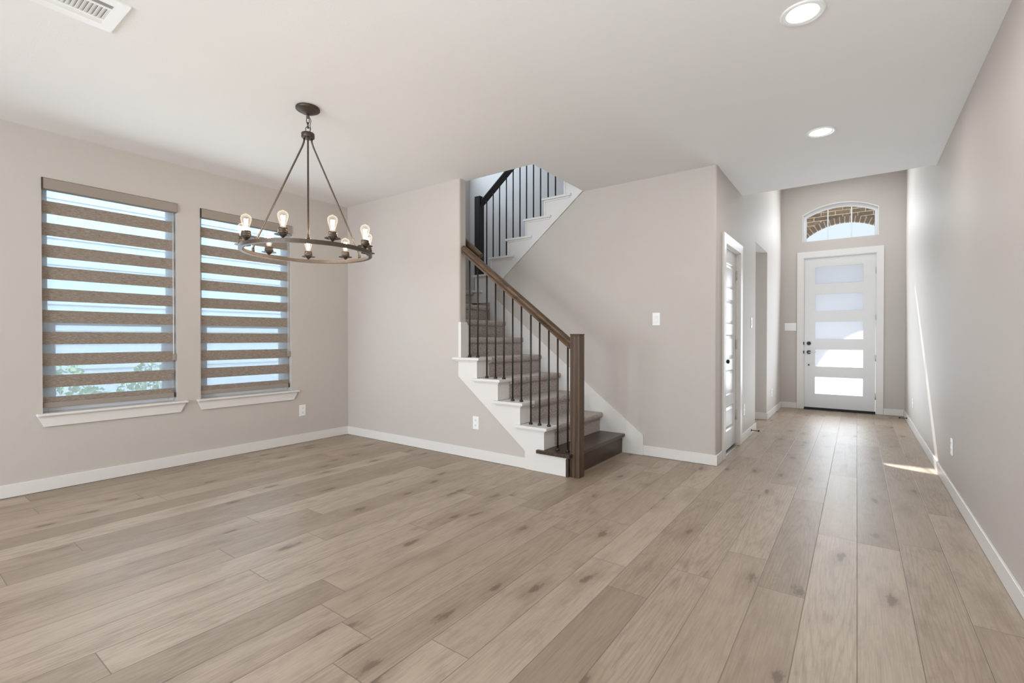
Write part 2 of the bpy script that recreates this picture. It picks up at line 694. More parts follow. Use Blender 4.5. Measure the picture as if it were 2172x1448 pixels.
def thing(name, loc, label, cat, group=None, kind=None):
    o = bpy.data.objects.new(name, None)
    COL.objects.link(o)
    o.empty_display_size = .1
    o.location = loc
    return tag(o, label, cat, group, kind)


def struct(o, label, cat):
    return tag(o, label, cat, kind='structure')


def panel(mb, u0, u1, v0, v1, w0, w1, holes, plane):
    """flat wall or slab with rectangular holes, one clean shell"""
    def P(u, v, w):
        return {'xz': (u, w, v), 'yz': (w, u, v), 'xy': (u, v, w)}[plane]
    us = sorted({u0, u1, *[min(max(h[i], u0), u1) for h in holes for i in (0, 1)]})
    vs_ = sorted({v0, v1, *[min(max(h[i], v0), v1) for h in holes for i in (2, 3)]})

    def solid(i, j):
        if i < 0 or j < 0 or i >= len(us)-1 or j >= len(vs_)-1:
            return False
        cu, cv = (us[i]+us[i+1])/2, (vs_[j]+vs_[j+1])/2
        return not any(h[0] < cu < h[1] and h[2] < cv < h[3] for h in holes)
    fs = []
    for i in range(len(us)-1):
        for j in range(len(vs_)-1):
            if not solid(i, j):
                continue
            a, b, c, d = us[i], us[i+1], vs_[j], vs_[j+1]
            fs.append(mb.face([P(a, c, w0), P(b, c, w0), P(b, d, w0), P(a, d, w0)]))
            fs.append(mb.face([P(a, c, w1), P(a, d, w1), P(b, d, w1), P(b, c, w1)]))
            if not solid(i-1, j):
                fs.append(mb.face([P(a, c, w0), P(a, d, w0), P(a, d, w1), P(a, c, w1)]))
            if not solid(i+1, j):
                fs.append(mb.face([P(b, c, w0), P(b, c, w1), P(b, d, w1), P(b, d, w0)]))
            if not solid(i, j-1):
                fs.append(mb.face([P(a, c, w0), P(a, c, w1), P(b, c, w1), P(b, c, w0)]))
            if not solid(i, j+1):
                fs.append(mb.face([P(a, d, w0), P(b, d, w0), P(b, d, w1), P(a, d, w1)]))
    bmesh.ops.remove_doubles(mb.bm, verts=mb.bm.verts, dist=1e-5)
    bmesh.ops.recalc_face_normals(mb.bm, faces=mb.bm.faces)
    return mb


def rounded_plan(x0, x1, y0, y1, r, corners):
    """rectangle in plan with the named corners rounded (ne, se, sw, nw)"""
    pts = []
    for nm, cx, cy, a0 in (('se', x1, y0, -90), ('ne', x1, y1, 0), ('nw', x0, y1, 90), ('sw', x0, y0, 180)):
        if nm in corners:
            ox = cx-r if 'e' in nm else cx+r
            oy = cy+r if 's' in nm else cy-r
            for i in range(7):
                a = math.radians(a0+15*i)
                pts.append((ox+r*math.cos(a), oy+r*math.sin(a)))
        else:
            pts.append((cx, cy))
    return pts


# ------------------------------------------------------------------ room shell
struct(panel(MB(), xl-.16, xr+.16, YR-.16, yg+.1, -.12, 0, [], 'xy').build('floor', MAT['floor']),
       'grey-beige oak plank floor running toward the front door', 'floor')
struct(panel(MB(), xl, xr, YR, yq, H, H+.36, [(xl-.1, xo, yb2, yq+.1)], 'xy').build('ceiling', MAT['ceil']),
       'smooth pale ceiling over the room, open above the stairs', 'ceiling')
struct(panel(MB(), xe-.115, xr, yq, yg, 3.66, 3.8, [], 'xy').build('foyer_ceiling', MAT['ceil']),
       'raised ceiling over the entry foyer beyond the dropped edge', 'ceiling')

W1 = (.830, 1.716, .572, 2.385)
W2 = (1.905, 2.793, .572, 2.385)
WU = (4.2, 5.4, 3.75, 5.05)
struct(panel(MB(), YR, yd+.115, 0, 5.5, xl-.16, xl, [W1, W2, WU], 'yz').build('wall_left', MAT['wall']),
       'greige wall with the two blind-covered windows', 'wall')

m = MB()
m.prism([(xl, 0), (-2.0, 0), (xs, .917), (xl, .917)], yb, yb2, 'xz')
m.prism(rounded_plan(xl, xs, yb, yb2, .02, ('se', 'ne')), .917, 2.745, 'xy')
struct(m.build('wall_stair', MAT['wall']), 'greige stub wall with rounded end beside the lower stair flight', 'wall')

m = MB()
m.prism([(xl, 0), (xo, 0), (xo, 2.744), (-3.592, 1.783), (-3.84, 1.585), (xl, 1.545)], yc, yc+.115, 'xz')
m.prism(rounded_plan(xo, xe, yc, yc+.115, .02, ('se',)), 0, H, 'xy')
struct(m.build('wall_back', MAT['wall']), 'greige wall under the upper stair flight with one light switch', 'wall')

DO = (4.922, 5.624, 0, 2.077)
HO = (6.65, 7.60, 0, 2.375)
m = MB()
panel(m, yc+.115, yq, 0, H, xe-.115, xe, [DO], 'yz')
panel(m, yq, yg, 0, 3.66, xe-.115, xe, [HO], 'yz')
struct(m.build('wall_hall', MAT['wall']), 'hallway wall holding the closet door and a tall opening', 'wall')
struct(panel(MB(), YR, yg, 0, 3.66, xr, xr+.16, [], 'yz').build('wall_right', MAT['wall']),
       'long greige wall along the hallway opposite the closet door', 'wall')

# front wall with door opening and arched transom opening
TX0, TX1, TZ0, TZS, TZ1 = -.735, .263, 2.737, 3.172, 3.313
TXC = (TX0+TX1)/2
TR = (((TX1-TX0)/2)**2+(TZ1-TZS)**2)/(2*(TZ1-TZS))


def arch_z(x, off=0.0):
    """height of the transom arch, moved inward by off"""
    R = TR-off
    zc = TZ1-TR
    return zc+math.sqrt(max(R*R-(x-TXC)**2, 0))


m = MB()
panel(m, -3.2, xr+.16, 0, 3.66, yg, yg+.2, [(-.716, .242, 0, 2.474), (TX0, TX1, TZ0, TZ1)], 'xz')
N = 12
for i in range(N):
    a = TX0+(TX1-TX0)*i/N
    b = TX0+(TX1-TX0)*(i+1)/N
    m.prism([(a, arch_z(a)), (b, arch_z(b)), (b, TZ1+.001), (a, TZ1+.001)], yg, yg+.2, 'xz')
struct(m.build('wall_front', MAT['wall']), 'front wall holding the entry door and the arched window', 'wall')

RW = [(-4.45, -2.55, .35, 2.45), (-2.15, -.25, .35, 2.45)]
struct(panel(MB(), xl, xr, 0, H, YR-.16, YR, RW, 'xz').build('wall_rear', MAT['wall']),
       'rear wall of the room behind the camera with big windows', 'wall')
struct(panel(MB(), xl, xe-.115, 0, 5.5, yd, yd+.115, [], 'xz').build('wall_stairwell', MAT['wall']),
       'tall wall closing the stairwell behind the upper flight', 'wall')
m = MB()
panel(m, xl, xe, H+.36, 5.5, yb-.115, yb, [], 'xz')
struct(m.build('wall_upper_front', MAT['wall']), 'upstairs wall above the stub wall', 'wall')
struct(panel(MB(), yb, yd, H+.36, 5.5, xe-.4, xe-.285, [], 'yz').build('wall_upper_right', MAT['wall']),
       'upstairs wall at the head of the stairs', 'wall')
struct(panel(MB(), xl, xe, yb-.115, yd+.115, 5.5, 5.6, [], 'xy').build('stairwell_ceiling', MAT['ceil']),
       'ceiling high over the stairwell', 'ceiling')
struct(panel(MB(), xe, xr, H+.36, 3.66, yq-.115, yq, [], 'xz').build('wall_foyer_header', MAT['wall']),
       'short wall above the dropped ceiling edge facing the foyer', 'wall')
# small study beyond the hall opening
m = MB()
panel(m, -3.2, xe-.115, 0, H, 7.60, 7.715, [], 'xz')
struct(m.build('wall_study_far', MAT['wall']), 'greige wall seen inside the tall hall opening', 'wall')
m = MB()
panel(m, -3.2, xe-.115, 0, H, 5.99, 6.10, [], 'xz')
panel(m, 5.99, 7.715, 0, H, -3.2, -3.09, [], 'yz')
struct(m.build('wall_study_near', MAT['wall']), 'other walls of the side room off the hall', 'wall')
struct(panel(MB(), -3.2, xe-.115, 5.99, 7.715, H, H+.1, [], 'xy').build('study_ceiling', MAT['ceil']),
       'ceiling of the side room off the hall', 'ceiling')
# closet behind the closet door
m = MB()
panel(m, yc+.115, yd, 0, H, xe-1.1, xe-1.0, [], 'yz')
struct(m.build('wall_closet', MAT['wall']), 'back wall of the closet under the stairs', 'wall')

# baseboards
BH = .098


def base(name, x0, x1, y0, y1, label):
    struct(MB().box(x0, x1, y0, y1, .002, BH, .003, 2).build(name, MAT['trim']), label, 'baseboard')


base('baseboard_left', xl, xl+.014, YR, yb, 'white baseboard under the two windows')
base('baseboard_stair', xl+.014, -2.3875, yb-.014, yb, 'white baseboard below the stub wall')
base('baseboard_back', -1.716, xe+.014, yc-.014, yc, 'white baseboard under the light switch wall')
base('baseboard_hall', xe, xe+.014, yc, 4.83, 'short white baseboard before the closet door')
base('baseboard_hall', xe, xe+.014, 5.727, 6.664, 'white baseboard between closet door and hall opening')
base('baseboard_hall', xe, xe+.014, 7.586, yg, 'white baseboard between hall opening and front wall')
base('baseboard_study', -3.09, xe, 7.586, 7.60, 'white baseboard inside the hall opening')
base('baseboard_front', xe+.014, -.806, yg-.014, yg, 'short white baseboard on the handle side of the front door')
base('baseboard_front', .326, xr-.014, yg-.014, yg, 'short white baseboard on the hinge side of the front door')
base('baseboard_right', xr-.014, xr, YR, yg, 'long white baseboard along the hallway wall')


# ------------------------------------------------------------------ windows in the left wall
def left_window(name, y0, y1, label):
    r = thing(name, (xl-.1, (y0+y1)/2, .592), label, 'window', kind='structure')
    z0, z1 = .592, 2.385
    xa, xb = xl-.150, xl-.085
    fwid = .045
    m = MB()
    m.box(xa, xb, y0, y0+fwid, z0, z1, .004)
    m.box(xa, xb, y1-fwid, y1, z0, z1, .004)
    m.box(xa, xb, y0+fwid, y1-fwid, z1-fwid, z1, .004)
    m.box(xa, xb, y0+fwid, y1-fwid, z0, z0+.035, .004)
    m.build('window_frame', MAT['vinyl'], r)
    # lower sash with the meeting rail
    m = MB()
    zm = 1.31
    m.box(xb-.030, xb-.002, y0+fwid, y0+fwid+.045, z0+.035, zm, .003)
    m.box(xb-.030, xb-.002, y1-fwid-.045, y1-fwid, z0+.035, zm, .003)
    m.box(xb-.030, xb-.002, y0+fwid+.045, y1-fwid-.045, zm-.045, zm, .003)
    m.box(xb-.030, xb-.002, y0+fwid+.045, y1-fwid-.045, z0+.035, z0+.085, .003)
    m.build('sash', MAT['vinyl'], r)
    MB().box(xb-.018, xb-.014, y0+fwid+.04, y1-fwid-.04, z0+.08, zm-.04).build('glass_pane', MAT['glass'], r)
    MB().box(xa+.02, xa+.024, y0+fwid-.004, y1-fwid+.004, zm-.04, z1-fwid+.004).build('glass_pane', MAT['glass'], r)
    s0, s1 = y0-.038, y1+.072
    m = MB()
    m.box(xl, xl+.048, s0, s1, .572, .592, .006, 3)
    m.box(xl-.155, xl+.01, y0+.001, y1-.001, .5725, .592)
    m.build('window_sill', MAT['trim'], r)
    m = MB()
    a0, a1 = s0+.006, s1-.008
    m.prism([(a0, .572), (a1, .572), (a1-.045, .489), (a0+.036, .489)], xl, xl+.019, 'yz', .002)
    m.build('apron', MAT['trim'], r)
    return r


left_window('window_1', W1[0], W1[1], 'large single-hung window nearer the camera, white sill and tapered apron')
left_window('window_2', W2[0], W2[1], 'single-hung window nearer the room corner, white sill and tapered apron')


def blind(y0, y1, fab1, tops, label, cord_z):
    r = thing('zebra_blind', (xl, (y0+y1)/2, 2.38), label, 'blind', 'zebra blinds on the left wall')
    m = MB()
    m.box(xl-.06, xl+.014, y0+.003, y1+.002, 2.300, 2.381, .005, 2)
    v = m.build('valance', MAT['valance'], r)
    m = MB()
    m.box(xl-.06, xl+.016, y0+.001, y0+.006, 2.299, 2.3815)
    m.build('end_cap', MAT['iron'], v)
    m = MB()
    m.box(xl-.06, xl+.016, y1-.001, y1+.003, 2.299, 2.3815)
    m.build('end_cap', MAT['valance'], v)
    fx = xl-.035
    f0, f1 = y0+.006, fab1
    o = MB()
    s_ = MB()
    prev = 2.300
    for (t, b) in tops:
        o.box(fx-.0008, fx+.0008, f0, f1, b, t)
        s_.box(fx-.0003, fx+.0003, f0, f1, t, prev)
        prev = b
    o.build('opaque_stripes', MAT['linen'], r)
    s_.build('sheer_stripes', MAT['sheer'], r)
    m = MB()
    m.box(fx-.012, fx+.012, f0, f1, .628, .668, .005, 3)
    rail = m.build('bottom_rail', MAT['valance'], r)
    m = MB()
    m.box(fx-.013, fx+.014, f1-.001, f1+.006, .626, .670, .002)
    m.build('end_cap', MAT['iron'], rail)
    # looped bead cord with its tension clip
    cy = y1-.022
    pts = [(xl-.030, cy, 2.30), (xl-.030, cy, cord_z), (xl-.022, cy, cord_z-.014), (xl-.014, cy, cord_z), (xl-.014, cy, 2.30)]
    m = MB()
    m.tube(pts, .0016, 6)
    c = m.build('bead_cord', MAT['plastic'], r)
    MB().box(xl-.034, xl-.010, y1-.030, y1-.0005, cord_z-.03, cord_z+.03, .004).build('cord_clip', MAT['valance'], c)
    return r


TOPS = [(2.217-.1675*i, 2.119-.1672*i) for i in range(9)] + [(.710, .668)]
blind(W1[0], W1[1], 1.699, TOPS, 'striped zebra blind on the larger window nearer the camera', .99)
blind(W2[0], W2[1], 2.775, TOPS, 'striped zebra blind on the window behind the chandelier', .99)


# ------------------------------------------------------------------ outlets and switches
def plate(name, origin, ux, nrm, gangs, kind, label, cat, group=None, h=.124, w1=.074):
    """cover plate: origin = centre on the wall, ux = sideways axis, nrm = out of the wall"""
    o = Vector(origin)
    U, Nn, Z = Vector(ux), Vector(nrm), Vector((0, 0, 1))
    r = thing(name, origin, label, cat, group)

    def bx(m, u0, u1, v0, v1, d0, d1, bev=0):
        before = set(m.bm.verts)
        m.box(u0, u1, d0, d1, v0, v1, bev, 2)
        for v in m.bm.verts:
            if v not in before:
                c = v.co.copy()
                v.co = o+U*c.x+Nn*c.y+Z*c.z
    W_ = w1+.046*(gangs-1)
    m = MB()
    bx(m, -W_/2, W_/2, -h/2, h/2, 0, .006, .0025)
    pl = m.build('cover_plate', MAT['plastic'], r)
    for g in range(gangs):
        cx = (g-(gangs-1)/2)*.046
        if kind == 'outlet':
            for s in (-1, 1):
                m = MB()
                bx(m, cx-.017, cx+.017, s*.024-.0145, s*.024+.0145, .005, .008, .002)
                rc = m.build('receptacle', MAT['plastic'], r)
                m = MB()
                for t in (-.0065, .0065):
                    bx(m, cx+t-.0011, cx+t+.0011, s*.024-.001, s*.024+.0075, .0075, .0084)
                bx(m, cx-.0022, cx+.0022, s*.024-.0095, s*.024-.0055, .0075, .0084)
                m.build('slots', MAT['black'], rc)
        else:
            m = MB()
            bx(m, cx-.0165, cx+.0165, -.033, .033, .005, .0078, .001)
            rk = m.build('rocker_frame', MAT['plastic'], r)
            m = MB()
            a, b = .0078, .0115
            before = set(m.bm.verts)
            m.prism([(.0075, -.030), (b, -.030), (a+.0005, 0.0), (b-.001, .030), (.0075, .030)], cx-.0145, cx+.0145, 'yz')
            for v in m.bm.verts:
                c = v.co.copy()
                v.co = o+U*c.x+Nn*c.y+Z*c.z
            m.build('rocker', MAT['plastic'], rk)
    if kind == 'outlet':
        m = MB()
        bx(m, -.003, .003, .047, .053, .0055, .0068)
        m.build('screw', MAT['nickel'], pl)
    return r


plate('wall_outlet', (xl, 2.919, .358), (0, 1, 0), (1, 0, 0), 1, 'outlet', 'white duplex outlet on the window wall near the room corner', 'outlet')
plate('wall_outlet', (-2.971, yb, .348), (1, 0, 0), (0, -1, 0), 1, 'outlet', 'white duplex outlet under the stair stringer on the stub wall', 'outlet')
plate('wall_outlet', (xe, 5.91, .352), (0, 1, 0), (1, 0, 0), 1, 'outlet', 'white outlet just past the closet door', 'outlet')
plate('wall_outlet', (xe, 8.08, .345), (0, 1, 0), (1, 0, 0), 1, 'outlet', 'white outlet beyond the hall opening, close to the front wall', 'outlet')
plate('wall_outlet', (xr, 4.783, .358), (0, -1, 0), (-1, 0, 0), 1, 'outlet', 'white outlet on the long hallway wall near the sunlit streak', 'outlet')
plate('wall_outlet', (xr, 7.83, .345), (0, -1, 0), (-1, 0, 0), 1, 'outlet', 'faint white outlet on the hallway wall close to the front door', 'outlet')
plate('light_switch', (-1.591, yc, 1.35), (1, 0, 0), (0, -1, 0), 1, 'switch', 'single white rocker switch on the wall beside the stairs', 'switch')
plate('light_switch', (xe, 6.36, 1.35), (0, 1, 0), (1, 0, 0), 1, 'switch', 'white rocker switch seen edge-on between closet door and hall opening', 'switch')
plate('light_switch', (-.899, yg, 1.35), (1, 0, 0), (0, -1, 0), 3, 'switch', 'three-gang white rocker switch beside the front door', 'switch', w1=.076, h=.128)


# ------------------------------------------------------------------ door stops
def stop(x, y, d, label):
    r = thing('door_stop', (x, y, .06), label, 'door stop')
    m = MB()
    m.cyl((x, y, .06), (x+d*.006, y, .06), .012, 14)
    m.cyl((x+d*.006, y, .06), (x+d*.078, y, .06), .0042, 10)
    m.build('rod', MAT['black'], r)
    MB().cyl((x+d*.074, y, .06), (x+d*.09, y, .06), .010, 14).build('rubber_tip', MAT['black'], r)


stop(xe+.0145, 6.30, 1, 'black rod door stop on the baseboard near the hall opening')
stop(xr-.0145, 8.49, -1, 'black rod door stop on the baseboard near the front door')

# ------------------------------------------------------------------ front door
D = thing('door_1', (-.237, yg, 0), 'white entry door with five frosted glass panes', 'door', kind='structure')
LX0, LX1, LZ0, LZ1 = -.700, .227, .038, 2.457
panes = [(2.027, 2.322), (1.584, 1.880), (1.139, 1.434), (.694, .990), (.252, .546)]
m = MB()
panel(m, LX0, LX1, LZ0, LZ1, yg+.012, yg+.057, [(-.562, .085, a, b) for a, b in panes], 'xz')
m.build('door_leaf', MAT['door'], D)
for a, b in panes:
    p = MB().box(-.566, .089, yg+.030, yg+.038, a-.004, b+.004).build('glass_pane', MAT['frosted'], D)
    m = MB()
    panel(m, -.566, .089, a-.004, b+.004, yg+.0125, yg+.0285, [(-.552, .075, a+.010, b-.010)], 'xz')
    m.build('glazing_bead', MAT['door'], p)
m = MB()
c0 = yg-.019
panel(m, -.805, .325, .004, 2.567, c0, yg, [(-.716, .242, 0, 2.474)], 'xz')
panel(m, -.716, .242, .004, 2.474, yg, yg+.15, [(-.703, .230, 0, 2.460)], 'xz')
m.build('casing', MAT['trim'], D)
m = MB()
m.box(-.703, .230, yg-.012, yg+.11, .001, .020, .004)
m.box(-.703, .230, yg+.012, yg+.06, .020, .036, .002)
m.build('threshold', MAT['black'], D)
for z in (2.20, 1.50, .86, .27):
    m = MB()
    m.cyl((.231, yg+.004, z-.05), (.231, yg+.004, z+.05), .0065, 10)
    m.box(.2275, .2300, yg+.004, yg+.02, z-.05, z+.05)
    m.build('hinge', MAT['nickel'], D)
DX = -.638
m = MB()
m.cyl((DX, yg+.013, 1.077), (DX, yg-.004, 1.077), .030, 24)
m.cyl((DX, yg-.003, 1.077), (DX, yg-.012, 1.077), .024, 24)
db = m.build('deadbolt', MAT['black'], D)
MB().box(DX-.015, DX+.015, yg-.028, yg-.011, 1.071, 1.083, .003).build('thumb_turn', MAT['black'], db)
m = MB()
m.cyl((DX, yg+.013, .934), (DX, yg-.004, .934), .030, 24)
m.cyl((DX, yg-.003, .934), (DX, yg-.048, .934), .011, 16)
hb = m.build('door_handle', MAT['black'], D)
m = MB()
m.tube([(DX-.006, yg-.045, .934), (DX+.02, yg-.046, .932), (DX+.05, yg-.046, .934), (DX+.08, yg-.044, .940), (DX+.105, yg-.042, .938)], [.009, .008, .0065, .0055, .005], 10)
m.build('lever', MAT['nickel'], hb)
MB().cyl((DX, yg+.013, .726), (DX, yg-.006, .726), .012, 18).build('viewer_plug', MAT['black'], D)
for z in (1.077, .934):
    MB().box(-.7160, -.7005, yg-.0195, yg-.0185, z-.024, z+.024).build('strike_plate', MAT['black'], D)

# ------------------------------------------------------------------ arched transom window
T = thing('window_3', (TXC, yg+.1, TZ0), 'arched transom window above the front door with two mullions', 'window', kind='structure')


def arch_poly(off, n=20):
    x0, x1 = TX0+off, TX1-off
    return [(x0+(x1-x0)*i/n, arch_z(x0+(x1-x0)*i/n, off)) for i in range(n+1)]


def arch_frame(m, off0, off1, bot, y0, y1):
    n = 20
    A = [(TX0+off0, TZ0)]+arch_poly(off0, n)+[(TX1-off0, TZ0)]
    B = [(TX0+off1, TZ0+bot)]+arch_poly(off1, n)+[(TX1-off1, TZ0+bot)]
    L_ = len(A)
    for i in range(L_):
        j = (i+1) % L_
        if i == L_-1 and bot == 0:
            continue
        q = [A[i], A[j], B[j], B[i]]
        m.prism(q, y0, y1, 'xz')


m = MB()
arch_frame(m, 0.001, .013, .0, yg-.002, yg+.10)
m.build('jamb_liner', MAT['trim'], T)
m = MB()
arch_frame(m, .013, .05, .012, yg+.085, yg+.15)
m.build('window_frame', MAT['vinyl'], T)
for x in (-.392, -.080):
    MB().box(x-.008, x+.008, yg+.112, yg+.124, TZ0+.01, arch_z(x, .045), .002).build('mullion', MAT['vinyl'], T)
m = MB()
pp = arch_poly(.045, 24)
m.prism([(TX0+.045, TZ0+.008)]+pp+[(TX1-.045, TZ0+.008)], yg+.116, yg+.120, 'xz')
m.build('glass_pane', MAT['glass'], T)

# ------------------------------------------------------------------ closet door
C = thing('door_2', (xe, 5.27, 0), 'white five-panel closet door with black knob and three hinges', 'door', kind='structure')
m = MB()
panel(m, 4.832, 5.725, .004, 2.170, xe, xe+.019, [(DO[0], DO[1], 0, DO[3])], 'yz')
panel(m, DO[0], DO[1], .004, DO[3], xe-.115, xe, [(DO[0]+.012, DO[1]-.012, 0, DO[3]-.012)], 'yz')
m.build('casing', MAT['trim'], C)
ly0, ly1, lz0, lz1 = DO[0]+.014, DO[1]-.014, .028, DO[3]-.015
xf = xe-.030
pz = [(1.93-.365*i-.255, 1.93-.365*i) for i in range(5)]
py0, py1 = ly0+.095, ly1-.095
m = MB()
panel(m, ly0, ly1, lz0, lz1, xf-.035, xf, [(py0, py1, a, b) for a, b in pz], 'yz')
lf = m.build('door_leaf', MAT['door'], C)
for a, b in pz:
    m = MB()
    bm = m.bm
    # moulded raised panel: outer edge, groove, raised field
    lev = [(0, xf), (.012, xf-.010), (.020, xf-.010), (.046, xf-.002)]
    rings = []
    for off, x in lev:
        rings.append([bm.verts.new((x, *q)) for q in ((py0+off, a+off), (py1-off, a+off), (py1-off, b-off), (py0+off, b-off))])
    for A, B in zip(rings, rings[1:]):
        for i in range(4):
            bm.faces.new((A[i], A[(i+1) % 4], B[(i+1) % 4], B[i]))
    bm.faces.new(rings[-1])
    back = [bm.verts.new((xf-.035, *q)) for q in ((py0, a), (py1, a), (py1, b), (py0, b))]
    bm.faces.new(back[::-1])
    for i in range(4):
        bm.faces.new((rings[0][i], back[i], back[(i+1) % 4], rings[0][(i+1) % 4]))
    bmesh.ops.recalc_face_normals(bm, faces=bm.faces)
    m.build('raised_panel', MAT['door'], C)
for z in (1.84, 1.098, .335):
    m = MB()
    m.box(xf+.001, xf+.018, ly1+.0005, ly1+.0025, z-.05, z+.05)
    m.cyl((xf+.006, ly1-.001, z-.05), (xf+.006, ly1-.001, z+.05), .006, 10)
    m.build('hinge', MAT['nickel'], C)
ky = ly0+.062
kz = .935
m = MB()
m.cyl((xf, ky, kz), (xf+.006, ky, kz), .030, 24)
m.cyl((xf+.005, ky, kz), (xf+.040, ky, kz), .011, 16)
kb = m.build('door_knob', MAT['black'], C)
m = MB()
m.tube([(xf+.034, ky, kz), (xf+.038, ky, kz), (xf+.046, ky, kz), (xf+.056, ky, kz), (xf+.062, ky, kz), (xf+.064, ky, kz)], [.011, .017, .020, .020, .015, .004], 20)
m.build('knob_grip', MAT['black'], kb)
MB().box(xe-.11, xe-.005, DO[0]+.012, DO[1]-.012, .0005, .004).build('door_saddle', MAT['nickel'], C)

# ------------------------------------------------------------------ staircase
ST = thing('staircase', (-2.6, 4.05, 0), 'carpeted staircase with white stringers and a dark wood bottom step', 'staircase')
yf = yb-.018            # face of the outer stringer
yn = yb-.05             # front edge of the tread returns
ycar = 3.665            # edge of the carpet
ys = yc-.016            # face of the wall skirt board

# bottom wood step
m = MB()
z1_ = RISE
m.prism([(rx(2)-.002, yn), (-1.92, yn), (-1.92, 3.5095), (-1.949, 3.5095), (-1.949, 3.602), (-1.905, 3.602), (-1.905, ys), (rx(2)-.002, ys)], z1_-.030, z1_, 'xy', .003)
m.prism([(-2.251, yn), (rx(2)-.002, yn), (rx(2)-.002, yf), (-2.251, yf)], z1_-.030, z1_, 'xy', .003)
bs = m.build('bottom_tread', MAT['wood_y'], ST)
tag(bs, 'dark stained wood tread of the bottom step')
m = MB()
m.box(-1.973, -1.949, yf, 3.602, 0.001, z1_-.030)
m.box(-1.973, X1, 3.602, ys, 0.001, z1_-.030)
tag(m.build('bottom_riser', MAT['wood_y'], ST), 'dark stained wood riser of the bottom step')
m = MB()
m.box(-2.205, -1.962, yf-.012, yf, z1_-.044, z1_-.030, .004)
m.build('cove_strip', MAT['trim'], ST)

# outer stringer
pts = [(-1.973, .001), (-2.387, .001), (-2.389, .161), (-3.185, .788), (-3.185, 5*RISE-.027)]
for k in range(5, 0, -1):
    top = k*RISE-.027 if k > 1 else z1_-.030
    x_right = rx(k) if k > 1 else -1.973
    x_left = rx(k+1) if k < 5 else None
    if x_left is not None:
        pts.append((x_left, top))
    pts.append((x_right, top))
m = MB()
m.prism(pts, yf, yb-.0006, 'xz', .0015)
m.build('stringer', MAT['trim'], ST)

for k in range(2, 6):
    z = k*RISE
    xa = rx(k+1)-.043
    xb = rx(k)+.043
    if k == 5:
        xa = -3.239
    m = MB()
    if k == 5:
        m.prism([(xa, yn), (xb, yn), (xb, ycar), (rx(6)+.02, ycar), (xs+.001, yb-.0005), (xa, yb-.0005)], z-.026, z, 'xy', .004)
    else:
        m.prism([(xa, yn), (xb, yn), (xb, ycar), (rx(k+1)+.001, ycar), (rx(k+1)+.001, yf-.001), (xa, yf-.001)], z-.026, z, 'xy', .004)
    t = m.build('tread_return', MAT['trim'], ST)
    m = MB()
    m.box(xa+.022, rx(k)+.014, yf-.012, yf-.0005, z-.042, z-.0265, .004)
    m.build('cove_strip', MAT['trim'], t)
    MB().box(rx(k)-.018, rx(k), yb+.0005, ycar, z-RISE+.0005, z-.0265, .0015).build('riser_board', MAT['trim'], ST)
# board closing the stub wall end above the fifth tread
m = MB()
m.prism([(yf, 5*RISE+.0005), (3.603, 5*RISE+.0005), (3.603, 1.285), (3.575, 1.322), (yf, 1.322)], xs+.0005, -3.150, 'yz', .0015)
m.build('end_board', MAT['trim'], ST)

# carpet on every step of the lower flight
for k in range(2, 10):
    zt, zb = k*RISE, (k-1)*RISE
    x = rx(k)
    xback = rx(k+1) if k < 9 else xl+.002
    prof = [(x, zb), (x+.004, zb), (x+.004, zt-.062), (x+.002, zt-.060), (x+.030, zt-.056)]
    for i in range(9):
        a = math.radians(-80+i*21.25)
        prof.append((x+.026+.014*math.cos(a), zt-.026+.026*math.sin(a)))
    prof += [(xback+.004, zt), (xback, zt), (xback, zb-.02 if k > 2 else zb)]
    prof = prof[:-1]+[(xback, zt-.05), (x-.02, zt-.05), (x-.02, zb)]
    m = MB()
    y0 = ycar if k <= 5 else yb2+.002
    m.prism(prof, y0, ys, 'xz')
    for f in m.bm.faces:
        f.smooth = False
    m.build('carpeted_step' if k < 9 else 'landing', MAT['carpet'], ST)
m = MB()
m.box(xl+.002, rx(9)-.02, ys+.001, yd-.002, 9*RISE-.05, 9*RISE)
m.build('landing', MAT['carpet'], ST)

# skirt board on the back wall
SKX = -1.716
m = MB()
m.prism([(SKX, .001), (SKX, .197), (-3.66, .197+.775*(3.66+SKX)), (-3.66, 1.20), (-2.12, .001)], ys, yc-.0006, 'xz', .0015)
m.build('skirt_board', MAT['trim'], ST)

# upper flight
R2, RUN2, X10 = .1965, .2555, -3.895


def ux(n):
    return X10+RUN2*(n-10)


def uz(n):
    return 9*RISE+R2*(n-9)


y2 = yc-.018
pts = [(-2.391, 2.744), (-3.592, 1.783), (-3.592, 1.60), (-3.955, 1.60), (-3.955, 1.728), (X10, 1.728)]
for n in range(10, 16):
    if n > 10:
        pts.append((ux(n), uz(n-1)-.025))
    pts.append((ux(n), uz(n)-.025))
pts.append((-2.391, uz(15)-.025))
m = MB()
m.prism(pts, y2, yc-.0006, 'xz', .0015)
m.build('upper_stringer', MAT['trim'], ST)
